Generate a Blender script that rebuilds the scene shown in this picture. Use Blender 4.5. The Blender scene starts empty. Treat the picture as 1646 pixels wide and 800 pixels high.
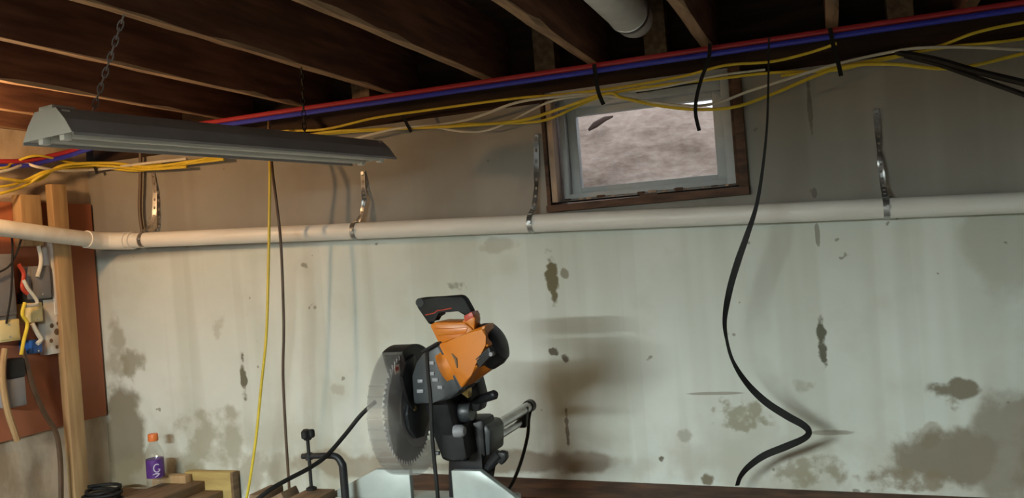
import bpy, bmesh, math, random
import numpy as np
from mathutils import Vector, Matrix

random.seed(7)
scene = bpy.context.scene
COL = scene.collection
H = 1.5                       # eye height above the floor
# ------------------------------------------------------------------ camera
F_PX, YAW, PITCH, ROLL = 1420.0, 19.9, 0.0, 4.4
_y, _p, _r = (math.radians(a) for a in (YAW, PITCH, ROLL))
_fw = np.array([-math.sin(_y) * math.cos(_p), math.cos(_y) * math.cos(_p), math.sin(_p)])
_rt = np.array([math.cos(_y), math.sin(_y), 0.0])
_up = np.cross(_rt, _fw)
_rt2 = _rt * math.cos(_r) - _up * math.sin(_r)
_up2 = _rt * math.sin(_r) + _up * math.cos(_r)
RC = np.stack([_rt2, _up2, _fw], 1)
cam_d = bpy.data.cameras.new('camera')
cam = bpy.data.objects.new('camera', cam_d)
COL.objects.link(cam)
cam_d.sensor_width = 36.0
cam_d.lens = F_PX / 1646.0 * 36.0
cam_d.clip_start = 0.02
M4 = Matrix.Identity(4)
for i in range(3):
    M4[i][0], M4[i][1], M4[i][2] = _rt2[i], _up2[i], -_fw[i]
M4[2][3] = H
cam.matrix_world = M4
scene.camera = cam
# ------------------------------------------------------------------ world and exposure
world = bpy.data.worlds.new('overcast_sky')
scene.world = world
world.use_nodes = True
bg = world.node_tree.nodes['Background']
bg.inputs['Color'].default_value = (0.86, 0.92, 1.0, 1)
bg.inputs['Strength'].default_value = 1.7
vs = scene.view_settings
vs.view_transform = 'Standard'
vs.look = 'None'
vs.gamma = 1.0
vs.exposure = 0.0
vs.use_curve_mapping = False
scene.cycles.transparent_max_bounces = 32
TUBE_POWER = 910.0             # lit fluorescent tubes in the shop light behind the camera
BULB_POWER = 470.0            # warm bulb by the electrical board


def _ray(px, py):
    return RC @ np.array([px - 823.0, 400.0 - py, F_PX])


def atY(px, py, Y):
    d = _ray(px, py); d = d * Y / d[1]
    return Vector((d[0], d[1], d[2] + H))


def atX(px, py, X):
    d = _ray(px, py); d = d * X / d[0]
    return Vector((d[0], d[1], d[2] + H))


def atZ(px, py, z):           # z relative to the eye
    d = _ray(px, py); d = d * z / d[2]
    return Vector((d[0], d[1], d[2] + H))


# ------------------------------------------------------------------ materials
MATS = {}


def nodes_of(m):
    m.use_nodes = True
    return m.node_tree.nodes, m.node_tree.links


def mat(name, c1, c2=None, rough=0.6, metal=0.0, scale=8.0, stretch=(1, 1, 1), bump=0.0, detail=6.0,
        lo=0.35, hi=0.65, spec=0.5, bump_scale=None):
    m = bpy.data.materials.new(name)
    n, l = nodes_of(m)
    b = n['Principled BSDF']
    b.inputs['Roughness'].default_value = rough
    b.inputs['Metallic'].default_value = metal
    b.inputs['Specular IOR Level'].default_value = spec
    tc = n.new('ShaderNodeTexCoord')
    mp = n.new('ShaderNodeMapping')
    mp.inputs['Scale'].default_value = stretch
    l.new(tc.outputs['Object'], mp.inputs['Vector'])
    nz = n.new('ShaderNodeTexNoise')
    nz.inputs['Scale'].default_value = scale
    nz.inputs['Detail'].default_value = detail
    l.new(mp.outputs['Vector'], nz.inputs['Vector'])
    cr = n.new('ShaderNodeValToRGB')
    cr.color_ramp.elements[0].position = lo
    cr.color_ramp.elements[1].position = hi
    c2 = c2 or tuple(v * 0.85 for v in c1)
    cr.color_ramp.elements[0].color = (*c2, 1)
    cr.color_ramp.elements[1].color = (*c1, 1)
    l.new(nz.outputs['Fac'], cr.inputs['Fac'])
    l.new(cr.outputs['Color'], b.inputs['Base Color'])
    if bump:
        bp = n.new('ShaderNodeBump')
        bp.inputs['Strength'].default_value = bump
        bp.inputs['Distance'].default_value = 0.01
        src = nz
        if bump_scale:
            src = n.new('ShaderNodeTexNoise')
            src.inputs['Scale'].default_value = bump_scale
            l.new(mp.outputs['Vector'], src.inputs['Vector'])
        l.new(src.outputs['Fac'], bp.inputs['Height'])
        l.new(bp.outputs['Normal'], b.inputs['Normal'])
    MATS[name] = m
    return m


def emit(name, col, strength):
    m = bpy.data.materials.new(name)
    n, l = nodes_of(m)
    n.remove(n['Principled BSDF'])
    e = n.new('ShaderNodeEmission')
    e.inputs['Color'].default_value = (*col, 1)
    e.inputs['Strength'].default_value = strength
    l.new(e.outputs[0], n['Material Output'].inputs['Surface'])
    MATS[name] = m
    return m


def clear(name, tint, milk, milk_col, rough=0.12, gloss=0.12):
    m = bpy.data.materials.new(name)
    n, l = nodes_of(m)
    n.remove(n['Principled BSDF'])
    t = n.new('ShaderNodeBsdfTransparent'); t.inputs['Color'].default_value = (*tint, 1)
    d = n.new('ShaderNodeBsdfDiffuse')
    nz = n.new('ShaderNodeTexNoise'); nz.inputs['Scale'].default_value = 30
    cr = n.new('ShaderNodeValToRGB')
    cr.color_ramp.elements[0].color = (*[c * 0.8 for c in milk_col], 1)
    cr.color_ramp.elements[1].color = (*milk_col, 1)
    l.new(nz.outputs['Fac'], cr.inputs['Fac']); l.new(cr.outputs['Color'], d.inputs['Color'])
    g = n.new('ShaderNodeBsdfGlossy'); g.inputs['Roughness'].default_value = rough
    m1 = n.new('ShaderNodeMixShader'); m1.inputs[0].default_value = milk
    l.new(t.outputs[0], m1.inputs[1]); l.new(d.outputs[0], m1.inputs[2])
    lw_ = n.new('ShaderNodeLayerWeight'); lw_.inputs['Blend'].default_value = 0.5
    fr = n.new('ShaderNodeMath'); fr.operation = 'POWER'; fr.inputs[1].default_value = 3.0
    l.new(lw_.outputs['Facing'], fr.inputs[0])
    mu = n.new('ShaderNodeMath'); mu.operation = 'MULTIPLY_ADD'
    mu.inputs[1].default_value = 0.45; mu.inputs[2].default_value = gloss * 0.2
    l.new(fr.outputs[0], mu.inputs[0])
    m2 = n.new('ShaderNodeMixShader'); l.new(mu.outputs[0], m2.inputs[0])
    l.new(m1.outputs[0], m2.inputs[1]); l.new(g.outputs[0], m2.inputs[2])
    l.new(m2.outputs[0], n['Material Output'].inputs['Surface'])
    MATS[name] = m
    return m


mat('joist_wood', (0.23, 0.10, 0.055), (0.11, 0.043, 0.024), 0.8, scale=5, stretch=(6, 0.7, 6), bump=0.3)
mat('joist_painted_bounce', (0.40, 0.25, 0.14), (0.22, 0.13, 0.07), 0.8, scale=7, stretch=(6, 0.7, 6), bump=0.3)  # joist undersides: paler colour stands in for light bounced off the floor
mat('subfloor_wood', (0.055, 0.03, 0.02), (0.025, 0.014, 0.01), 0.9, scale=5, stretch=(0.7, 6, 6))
mat('pine', (0.50, 0.34, 0.17), (0.34, 0.21, 0.10), 0.7, scale=5, stretch=(6, 6, 0.6), bump=0.15)
mat('pine_dark', (0.22, 0.14, 0.08), (0.12, 0.075, 0.04), 0.75, scale=6, stretch=(8, 0.8, 8), bump=0.2)
mat('plywood', (0.50, 0.38, 0.14), (0.36, 0.26, 0.09), 0.7, scale=6, stretch=(1, 5, 5))
mat('red_board', (0.45, 0.155, 0.075), (0.33, 0.105, 0.05), 0.7, scale=4, stretch=(1, 1, 0.6), bump=0.1)
mat('buck_wood', (0.13, 0.066, 0.04), (0.055, 0.03, 0.02), 0.8, scale=10, stretch=(1, 4, 4), bump=0.4)
mat('raw_wood_edge', (0.55, 0.40, 0.30), (0.40, 0.28, 0.2), 0.8, scale=12, stretch=(4, 4, 1))
mat('floor_concrete', (0.17, 0.155, 0.135), (0.11, 0.10, 0.085), 0.85, scale=3, bump=0.2)
mat('plain_concrete', (0.34, 0.30, 0.25), (0.24, 0.21, 0.17), 0.9, scale=3, bump=0.2)
mat('ledge_brown', (0.15, 0.075, 0.042), (0.06, 0.032, 0.022), 0.85, scale=9, stretch=(1, 2, 2), bump=0.5)
mat('vinyl', (0.52, 0.54, 0.55), (0.43, 0.45, 0.46), 0.45, scale=10)
mat('pvc', (0.84, 0.83, 0.79), (0.74, 0.72, 0.67), 0.4, scale=6, stretch=(0.5, 3, 3))
mat('white_paint', (0.84, 0.83, 0.80), (0.66, 0.65, 0.61), 0.45, scale=8)
mat('hood_metal', (0.42, 0.41, 0.42), (0.36, 0.35, 0.36), 0.45, scale=6)
mat('hood_inside', (0.68, 0.68, 0.63), (0.60, 0.60, 0.55), 0.5, scale=6)
mat('tube_glass', (0.62, 0.62, 0.58), (0.55, 0.55, 0.52), 0.25, scale=6)
mat('galvanised', (0.62, 0.63, 0.64), (0.38, 0.39, 0.40), 0.35, metal=0.9, scale=25)
mat('steel', (0.60, 0.61, 0.63), (0.48, 0.49, 0.51), 0.28, metal=1.0, scale=20)
mat('blade_steel', (0.64, 0.62, 0.68), (0.55, 0.53, 0.59), 0.36, metal=0.2, scale=14)
mat('cast_alu', (0.40, 0.44, 0.43), (0.33, 0.37, 0.36), 0.42, metal=0.2, scale=14)
mat('black_plastic', (0.018, 0.018, 0.020), (0.011, 0.011, 0.013), 0.45, scale=20, spec=0.3)
mat('black_rubber', (0.014, 0.014, 0.014), (0.009, 0.009, 0.009), 0.65, scale=20, spec=0.3)
mat('dark_grey', (0.040, 0.045, 0.050), (0.03, 0.034, 0.038), 0.42, scale=14)
mat('orange', (0.62, 0.19, 0.012), (0.52, 0.15, 0.010), 0.38, scale=8)
mat('red_trim', (0.50, 0.06, 0.03), (0.42, 0.05, 0.025), 0.4, scale=8)
mat('pex_red', (0.42, 0.035, 0.045), (0.36, 0.03, 0.04), 0.35, scale=6)
mat('pex_blue', (0.04, 0.05, 0.50), (0.035, 0.04, 0.44), 0.35, scale=6)
mat('romex_yellow', (0.78, 0.60, 0.06), (0.66, 0.50, 0.04), 0.45, scale=20)
mat('romex_white', (0.72, 0.70, 0.62), (0.62, 0.60, 0.52), 0.45, scale=20)
mat('brown_cord', (0.10, 0.055, 0.03), (0.07, 0.04, 0.02), 0.5, scale=20)
mat('grey_metal', (0.27, 0.265, 0.28), (0.21, 0.205, 0.22), 0.5, scale=10)
mat('cream_plastic', (0.80, 0.68, 0.36), (0.72, 0.60, 0.28), 0.45, scale=10)
mat('blue_plastic', (0.03, 0.13, 0.45), (0.025, 0.1, 0.38), 0.4, scale=10)
mat('orange_cap', (0.80, 0.21, 0.05), (0.70, 0.17, 0.04), 0.4, scale=10)
mat('purple_label', (0.11, 0.035, 0.24), (0.07, 0.02, 0.16), 0.35, scale=30)
mat('label_white', (0.62, 0.58, 0.74), (0.50, 0.45, 0.66), 0.4, scale=30)
mat('sticker', (0.75, 0.70, 0.66), (0.70, 0.64, 0.6), 0.5, scale=20)
mat('sticker_red', (0.45, 0.06, 0.04), (0.4, 0.05, 0.03), 0.5, scale=20)
mat('brass', (0.55, 0.40, 0.15), (0.45, 0.32, 0.12), 0.4, metal=0.7, scale=20)
mat('earth', (0.56, 0.44, 0.37), (0.42, 0.31, 0.25), 0.95, scale=26, stretch=(1, 1, 1.5), bump=0.8, detail=10, lo=0.3, hi=0.7)
mat('dark_twig', (0.10, 0.06, 0.05), (0.06, 0.04, 0.03), 0.9)
mat('porcelain', (0.75, 0.73, 0.70), (0.7, 0.68, 0.65), 0.3)
clear('guard_plastic', (0.93, 0.93, 0.93), 0.085, (0.80, 0.80, 0.76), 0.16, 0.5)
clear('bottle_plastic', (0.94, 0.94, 0.93), 0.06, (0.75, 0.72, 0.65), 0.08, 0.3)
clear('window_glass', (0.97, 0.98, 0.98), 0.02, (0.7, 0.7, 0.72), 0.03, 0.15)
emit('lit_tube', (0.89, 1.0, 0.96), TUBE_POWER)
emit('lit_bulb', (1.0, 0.58, 0.26), BULB_POWER)


# ------------------------------------------------------------------ mesh helpers
OFF = {}


class MB:
    def __init__(s):
        s.bm = bmesh.new()

    def box(s, lo, hi, bev=0.0, rot=None, piv=None):
        bm = s.bm
        v = [bm.verts.new((x, y, z)) for x in (lo[0], hi[0]) for y in (lo[1], hi[1]) for z in (lo[2], hi[2])]
        fs = [bm.faces.new([v[i] for i in q]) for q in
              ((0, 1, 3, 2), (4, 6, 7, 5), (0, 4, 5, 1), (2, 3, 7, 6), (0, 2, 6, 4), (1, 5, 7, 3))]
        if bev:
            es = list({e for f in fs for e in f.edges})
            r = bmesh.ops.bevel(bm, geom=es, offset=bev, segments=2, affect='EDGES', profile=0.5)
            v = list({w for f in r['faces'] for w in f.verts} | {w for w in v if w.is_valid})
        if rot is not None:
            pv = Vector(piv) if piv is not None else (Vector(lo) + Vector(hi)) / 2
            for w in v:
                w.co = pv + rot @ (w.co - pv)
        return s

    def prism(s, pts, vec, bev=0.0):
        """closed polygon (3-D points) extruded along vec"""
        bm = s.bm
        vec = Vector(vec)
        a = [bm.verts.new(Vector(p)) for p in pts]
        b = [bm.verts.new(Vector(p) + vec) for p in pts]
        n = len(pts)
        fs = [bm.faces.new(a[::-1]), bm.faces.new(b)]
        for i in range(n):
            fs.append(bm.faces.new((a[i], a[(i + 1) % n], b[(i + 1) % n], b[i])))
        if bev:
            bmesh.ops.bevel(bm, geom=list({e for f in fs for e in f.edges}), offset=bev, segments=2,
                            affect='EDGES', profile=0.5)
        return s

    def tube(s, pts, rad, seg=10, cap=True, smooth_n=0):
        pts = [Vector(p) for p in pts]
        rads = list(rad) if isinstance(rad, (list, tuple)) else [rad] * len(pts)
        if smooth_n:
            pts, rads = catmull(pts, rads, smooth_n)
        bm = s.bm
        rings = []
        prev = None
        n = len(pts)
        for i, p in enumerate(pts):
            t = (pts[min(i + 1, n - 1)] - pts[max(i - 1, 0)])
            t = t.normalized() if t.length > 1e-9 else Vector((0, 0, 1))
            if prev is None:
                u = t.orthogonal().normalized()
            else:
                u = (prev - t * prev.dot(t))
                u = u.normalized() if u.length > 1e-6 else t.orthogonal().normalized()
            prev = u
            w = t.cross(u)
            rings.append([bm.verts.new(p + (u * math.cos(2 * math.pi * k / seg) + w * math.sin(2 * math.pi * k / seg)) * rads[i])
                          for k in range(seg)])
        for a, b in zip(rings, rings[1:]):
            for k in range(seg):
                bm.faces.new((a[k], a[(k + 1) % seg], b[(k + 1) % seg], b[k]))
        if cap:
            bm.faces.new(rings[0][::-1]); bm.faces.new(rings[-1])
        return s

    def lathe(s, prof, origin, axis=(0, 0, 1), seg=24):
        """prof: (distance along axis, radius)"""
        ax = Vector(axis).normalized()
        o = Vector(origin)
        return s.tube2([(o + ax * t, r) for t, r in prof], ax, seg)

    def tube2(s, pr, ax, seg):
        bm = s.bm
        u = ax.orthogonal().normalized(); w = ax.cross(u)
        rings = []
        for p, r in pr:
            r = max(r, 1e-4)
            rings.append([bm.verts.new(p + (u * math.cos(2 * math.pi * k / seg) + w * math.sin(2 * math.pi * k / seg)) * r)
                          for k in range(seg)])
        for a, b in zip(rings, rings[1:]):
            for k in range(seg):
                bm.faces.new((a[k], a[(k + 1) % seg], b[(k + 1) % seg], b[k]))
        bm.faces.new(rings[0][::-1]); bm.faces.new(rings[-1])
        return s

    def ribbon(s, pts, wid, dirs, thick=0.0015, nrm=None):
        """flat strip: wid full width, dirs width directions"""
        bm = s.bm
        n = len(pts)
        rows = []
        for i in range(n):
            p = Vector(pts[i]); t = (Vector(pts[min(i + 1, n - 1)]) - Vector(pts[max(i - 1, 0)])).normalized()
            d = Vector(dirs[i]); d = (d - t * d.dot(t)).normalized()
            q = t.cross(d).normalized() * thick / 2
            w = (wid[i] if isinstance(wid, (list, tuple)) else wid) / 2
            rows.append([bm.verts.new(p - d * w - q), bm.verts.new(p + d * w - q), bm.verts.new(p + d * w + q), bm.verts.new(p - d * w + q)])
        for a, b in zip(rows, rows[1:]):
            for k in range(4):
                bm.faces.new((a[k], a[(k + 1) % 4], b[(k + 1) % 4], b[k]))
        bm.faces.new(rows[0][::-1]); bm.faces.new(rows[-1])
        return s

    def quad(s, pts):
        s.bm.faces.new([s.bm.verts.new(Vector(p)) for p in pts])
        return s

    def build(s, name, m, parent=None, smooth=35):
        bm = s.bm
        bmesh.ops.recalc_face_normals(bm, faces=bm.faces)
        off = Vector((0, 0, 0))
        if parent is not None:
            off = OFF.get(parent.name, Vector((0, 0, 0)))
        if off.length:
            bmesh.ops.translate(bm, verts=bm.verts, vec=-off)
        if smooth:
            lim = math.radians(smooth)
            for f in bm.faces:
                f.smooth = True
            for e in bm.edges:
                if len(e.link_faces) != 2 or e.calc_face_angle(3.2) > lim:
                    e.smooth = False
        me = bpy.data.meshes.new(name)
        bm.to_mesh(me); bm.free()
        me.materials.append(MATS[m] if isinstance(m, str) else m)
        o = bpy.data.objects.new(name, me)
        COL.objects.link(o)
        if parent is not None:
            o.parent = parent
            OFF[o.name] = off
        return o


def catmull(pts, rads, n):
    op, orr = [], []
    m = len(pts)
    for i in range(m - 1):
        p0, p1, p2, p3 = pts[max(i - 1, 0)], pts[i], pts[i + 1], pts[min(i + 2, m - 1)]
        for k in range(n):
            t = k / n
            op.append(0.5 * ((2 * p1) + (p2 - p0) * t + (2 * p0 - 5 * p1 + 4 * p2 - p3) * t * t + (3 * p1 - p0 - 3 * p2 + p3) * t ** 3))
            orr.append(rads[i] * (1 - t) + rads[i + 1] * t)
    op.append(pts[-1]); orr.append(rads[-1])
    return op, orr


def tag(o, label=None, cat=None, group=None, kind=None):
    if label: o['label'] = label
    if cat: o['category'] = cat
    if group: o['group'] = group
    if kind: o['kind'] = kind
    return o


def thing(name, loc, label, cat, group=None):
    o = bpy.data.objects.new(name, None)
    COL.objects.link(o)
    o.empty_display_size = 0.05
    o.location = loc
    OFF[o.name] = Vector(loc)
    return tag(o, label, cat, group)


def W(x, y, z):               # z relative to the eye -> world
    return Vector((x, y, z + H))


# ================================================================== THE SETTING
D = 3.1                       # distance of the far wall
XL, XR, YN = -3.12, 2.4, -3.6
JB = 0.64                     # joist undersides, relative to the eye
JH = 0.235
WT = 0.525                    # top of the foundation wall


def pipe_z(x):                # centre of the drain pipe along the far wall
    return 0.169 + (x + 2.994) * (0.022 - 0.169) / (0.563 + 2.994)


# ---- painted foundation wall material: bare parging above the pipe, old masonry paint below, stains and chips
def wall_material():
    m = bpy.data.materials.new('foundation_wall')
    n, l = nodes_of(m)
    b = n['Principled BSDF']
    b.inputs['Roughness'].default_value = 0.75
    b.inputs['Specular IOR Level'].default_value = 0.25
    geo = n.new('ShaderNodeNewGeometry')
    pos = geo.outputs['Position']

    def math_(op, a, bb=None, c=None, clampv=False):
        x = n.new('ShaderNodeMath'); x.operation = op; x.use_clamp = clampv
        for i, v in enumerate((a, bb, c)):
            if v is None: continue
            if isinstance(v, (int, float)): x.inputs[i].default_value = v
            else: l.new(v, x.inputs[i])
        return x.outputs[0]

    def noise(scale, detail=4, stretch=(1, 1, 1), offs=(0, 0, 0)):
        mp = n.new('ShaderNodeMapping'); mp.inputs['Scale'].default_value = stretch; mp.inputs['Location'].default_value = offs
        l.new(pos, mp.inputs['Vector'])
        z = n.new('ShaderNodeTexNoise'); z.inputs['Scale'].default_value = scale; z.inputs['Detail'].default_value = detail
        l.new(mp.outputs[0], z.inputs['Vector'])
        return z.outputs['Fac']

    def ramp(v, a, bb):
        r = n.new('ShaderNodeMapRange'); r.interpolation_type = 'SMOOTHSTEP'
        l.new(v, r.inputs['Value'])
        r.inputs['From Min'].default_value = a; r.inputs['From Max'].default_value = bb
        return r.outputs[0]

    def mix(f, a, c):
        x = n.new('ShaderNodeMix'); x.data_type = 'RGBA'
        if isinstance(f, (int, float)): x.inputs[0].default_value = f
        else: l.new(f, x.inputs[0])
        for i, v in ((6, a), (7, c)):
            if isinstance(v, tuple): x.inputs[i].default_value = (*v, 1)
            else: l.new(v, x.inputs[i])
        return x.outputs[2]

    sep = n.new('ShaderNodeSeparateXYZ'); l.new(pos, sep.inputs[0])
    X, Z = sep.outputs[0], sep.outputs[2]
    # base paint with soft blotches and vertical brush / form-board bands
    n_big = noise(1.6, 4); n_mid = noise(6, 5); n_fine = noise(45, 3)
    band = noise(2.2, 2, (3.0, 1, 0.12)); band2 = noise(5.0, 1, (2.0, 1, 0.05), (3, 0, 0))
    paint = mix(ramp(n_big, 0.35, 0.65), (0.60, 0.645, 0.60), (0.70, 0.735, 0.695))
    paint = mix(math_('MULTIPLY', ramp(band, 0.48, 0.62), 0.40), paint, (0.50, 0.53, 0.46))
    paint = mix(math_('MULTIPLY', ramp(band2, 0.55, 0.60), 0.14), paint, (0.42, 0.43, 0.38))
    paint = mix(math_('MULTIPLY', ramp(n_mid, 0.52, 0.75), 0.35), paint, (0.50, 0.52, 0.44))
    # darker, browner paint low on the wall, broken up by noise
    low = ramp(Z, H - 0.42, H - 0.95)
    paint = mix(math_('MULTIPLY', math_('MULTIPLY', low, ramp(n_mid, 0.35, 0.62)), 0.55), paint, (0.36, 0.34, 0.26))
    bare = mix(ramp(n_big, 0.35, 0.65), (0.285, 0.27, 0.24), (0.345, 0.325, 0.295))
    bare = mix(math_('MULTIPLY', ramp(band, 0.47, 0.6), 0.45), bare, (0.24, 0.22, 0.195))
    bare = mix(math_('MULTIPLY', ramp(n_mid, 0.5, 0.75), 0.3), bare, (0.22, 0.20, 0.17))
    # the edge of the paint runs along the pipe
    line = math_('MULTIPLY_ADD', X, (0.022 - 0.169) / 3.557, H + 0.169 + 2.994 * (0.022 - 0.169) / 3.557)
    cap = math_('MINIMUM', line, H + 0.088)
    edge = math_('SUBTRACT', Z, math_('ADD', cap, math_('MULTIPLY', math_('SUBTRACT', n_mid, 0.5), 0.02)))
    col = mix(ramp(edge, -0.022, 0.022), paint, bare)
    # stains, chips and broad darker patches with their own places: (px, py, rx, rz, noise scale, threshold, colour, strength)
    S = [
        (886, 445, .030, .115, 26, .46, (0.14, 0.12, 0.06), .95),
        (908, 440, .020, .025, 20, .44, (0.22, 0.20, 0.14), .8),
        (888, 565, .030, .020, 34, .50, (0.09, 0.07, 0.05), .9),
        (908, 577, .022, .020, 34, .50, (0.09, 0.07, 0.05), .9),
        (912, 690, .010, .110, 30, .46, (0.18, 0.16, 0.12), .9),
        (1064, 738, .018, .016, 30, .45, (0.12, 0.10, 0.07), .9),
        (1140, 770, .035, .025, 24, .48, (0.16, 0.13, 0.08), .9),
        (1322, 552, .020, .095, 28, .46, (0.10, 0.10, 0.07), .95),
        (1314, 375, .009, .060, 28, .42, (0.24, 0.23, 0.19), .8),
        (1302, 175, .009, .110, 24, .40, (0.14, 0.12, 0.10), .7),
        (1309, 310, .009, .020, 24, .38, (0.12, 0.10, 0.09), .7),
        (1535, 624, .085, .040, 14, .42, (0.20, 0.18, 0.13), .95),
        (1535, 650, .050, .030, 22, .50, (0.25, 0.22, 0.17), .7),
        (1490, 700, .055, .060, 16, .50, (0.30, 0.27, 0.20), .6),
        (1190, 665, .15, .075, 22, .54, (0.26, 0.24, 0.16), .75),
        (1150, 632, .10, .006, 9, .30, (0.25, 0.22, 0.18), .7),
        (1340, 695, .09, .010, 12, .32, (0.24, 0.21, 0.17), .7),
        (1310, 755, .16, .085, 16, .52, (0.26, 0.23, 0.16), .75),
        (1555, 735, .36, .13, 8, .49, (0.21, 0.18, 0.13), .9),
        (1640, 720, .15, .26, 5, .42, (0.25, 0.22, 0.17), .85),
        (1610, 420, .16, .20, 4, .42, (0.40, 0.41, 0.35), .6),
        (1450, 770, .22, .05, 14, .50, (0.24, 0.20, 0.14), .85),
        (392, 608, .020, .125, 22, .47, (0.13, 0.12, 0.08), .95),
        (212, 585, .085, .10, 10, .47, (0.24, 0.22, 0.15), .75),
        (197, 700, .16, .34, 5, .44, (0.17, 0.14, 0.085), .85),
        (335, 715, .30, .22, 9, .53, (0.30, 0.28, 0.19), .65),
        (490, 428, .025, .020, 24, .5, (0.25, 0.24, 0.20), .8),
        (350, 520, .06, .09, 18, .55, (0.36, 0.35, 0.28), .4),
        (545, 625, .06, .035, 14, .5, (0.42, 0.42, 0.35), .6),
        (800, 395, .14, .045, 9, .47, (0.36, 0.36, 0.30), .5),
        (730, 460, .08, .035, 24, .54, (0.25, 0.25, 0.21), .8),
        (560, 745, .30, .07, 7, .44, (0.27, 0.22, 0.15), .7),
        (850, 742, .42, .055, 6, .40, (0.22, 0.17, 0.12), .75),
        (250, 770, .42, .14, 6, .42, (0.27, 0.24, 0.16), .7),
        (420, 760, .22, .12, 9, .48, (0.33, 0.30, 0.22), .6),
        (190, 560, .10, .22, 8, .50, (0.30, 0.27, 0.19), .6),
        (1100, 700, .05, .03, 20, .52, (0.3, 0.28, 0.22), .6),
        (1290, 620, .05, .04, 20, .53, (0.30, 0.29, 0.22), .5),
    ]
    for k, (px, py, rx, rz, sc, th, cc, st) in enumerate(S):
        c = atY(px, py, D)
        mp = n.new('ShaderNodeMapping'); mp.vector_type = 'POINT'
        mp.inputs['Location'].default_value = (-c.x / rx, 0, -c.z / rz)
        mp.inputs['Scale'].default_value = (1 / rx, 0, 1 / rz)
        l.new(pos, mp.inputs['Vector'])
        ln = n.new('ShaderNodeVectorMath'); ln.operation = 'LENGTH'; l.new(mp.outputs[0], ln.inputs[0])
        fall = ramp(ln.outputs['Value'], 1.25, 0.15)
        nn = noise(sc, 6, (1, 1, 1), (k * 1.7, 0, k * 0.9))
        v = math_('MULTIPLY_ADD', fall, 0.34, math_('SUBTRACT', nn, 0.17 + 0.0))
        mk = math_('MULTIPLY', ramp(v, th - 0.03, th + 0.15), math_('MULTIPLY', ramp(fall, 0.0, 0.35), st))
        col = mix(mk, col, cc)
    # sparse small specks
    sp = math_('MULTIPLY', ramp(noise(17, 2, (1, 1, 1), (9, 0, 4)), 0.735, 0.76), 0.7)
    col = mix(sp, col, (0.2, 0.18, 0.14))
    l.new(col, b.inputs['Base Color'])
    bp = n.new('ShaderNodeBump'); bp.inputs['Strength'].default_value = 0.35; bp.inputs['Distance'].default_value = 0.006
    hh = math_('ADD', math_('MULTIPLY', n_mid, 0.7), math_('MULTIPLY', n_fine, 0.3))
    l.new(hh, bp.inputs['Height']); l.new(bp.outputs[0], b.inputs['Normal'])
    return m


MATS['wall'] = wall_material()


def side_wall_material():
    m = bpy.data.materials.new('side_wall')
    n, l = nodes_of(m)
    b = n['Principled BSDF']; b.inputs['Roughness'].default_value = 0.85
    geo = n.new('ShaderNodeNewGeometry')
    def nz(s, st=(1, 1, 1)):
        mp = n.new('ShaderNodeMapping'); mp.inputs['Scale'].default_value = st
        l.new(geo.outputs['Position'], mp.inputs[0])
        z = n.new('ShaderNodeTexNoise'); z.inputs['Scale'].default_value = s; z.inputs['Detail'].default_value = 5
        l.new(mp.outputs[0], z.inputs['Vector']); return z.outputs['Fac']
    cr = n.new('ShaderNodeValToRGB')
    e = cr.color_ramp.elements
    e[0].position = 0.36; e[0].color = (0.34, 0.26, 0.18, 1)
    e[1].position = 0.62; e[1].color = (0.62, 0.52, 0.40, 1)
    l.new(nz(5, (1, 1.5, 0.7)), cr.inputs[0]); l.new(cr.outputs[0], b.inputs['Base Color'])
    bp = n.new('ShaderNodeBump'); bp.inputs['Strength'].default_value = 0.4; bp.inputs['Distance'].default_value = 0.01
    l.new(nz(12), bp.inputs['Height']); l.new(bp.outputs[0], b.inputs['Normal'])
    return m


MATS['side_wall'] = side_wall_material()

# window opening in the far wall
OX0, OX1, OZ0, OZ1 = -0.955, -0.262, 0.135, 0.56
mb = MB()
TH = 0.28
mb.box(W(XL - 0.2, D, -H), W(OX0, D + TH, WT))
mb.box(W(OX1, D, -H), W(XR + 0.2, D + TH, WT))
mb.box(W(OX0, D, -H), W(OX1, D + TH, OZ0))
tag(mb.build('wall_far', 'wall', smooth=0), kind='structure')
tag(MB().box(W(XL - 0.2, YN - 0.2, -H), W(XL, D, WT + 0.12)).build('wall_left', 'side_wall', smooth=0), kind='structure')
tag(MB().box(W(XR, YN - 0.2, -H), W(XR + 0.2, D, WT + 0.12)).build('wall_right', 'plain_concrete', smooth=0), kind='structure')
tag(MB().box(W(XL, YN - 0.2, -H), W(XR, YN, WT + 0.12)).build('wall_near', 'plain_concrete', smooth=0), kind='structure')
tag(MB().box(W(XL - 0.2, YN - 0.2, -H - 0.1), W(XR + 0.2, D + TH, -H)).build('floor', 'floor_concrete', smooth=0), kind='structure')

# ceiling: planked subfloor on joists that bear on sill plates and a rim board
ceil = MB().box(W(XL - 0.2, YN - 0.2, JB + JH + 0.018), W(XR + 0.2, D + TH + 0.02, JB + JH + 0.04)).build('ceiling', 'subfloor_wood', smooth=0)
tag(ceil, kind='structure')
px = XL - 0.1
pw = 0.14
yy = 0.0
pm = None
while yy < D + TH - 0.02:
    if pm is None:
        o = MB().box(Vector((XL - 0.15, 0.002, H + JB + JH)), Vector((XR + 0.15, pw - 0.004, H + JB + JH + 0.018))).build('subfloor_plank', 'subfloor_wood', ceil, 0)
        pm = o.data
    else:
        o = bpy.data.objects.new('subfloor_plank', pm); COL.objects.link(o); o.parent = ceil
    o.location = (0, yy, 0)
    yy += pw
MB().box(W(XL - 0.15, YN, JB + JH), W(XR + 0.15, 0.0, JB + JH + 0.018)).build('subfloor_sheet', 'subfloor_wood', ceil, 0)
JX = [0.05 + 0.405 * k for k in range(-8, 7)]
JX[0] = -3.085
JX[1] = -2.775
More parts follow.
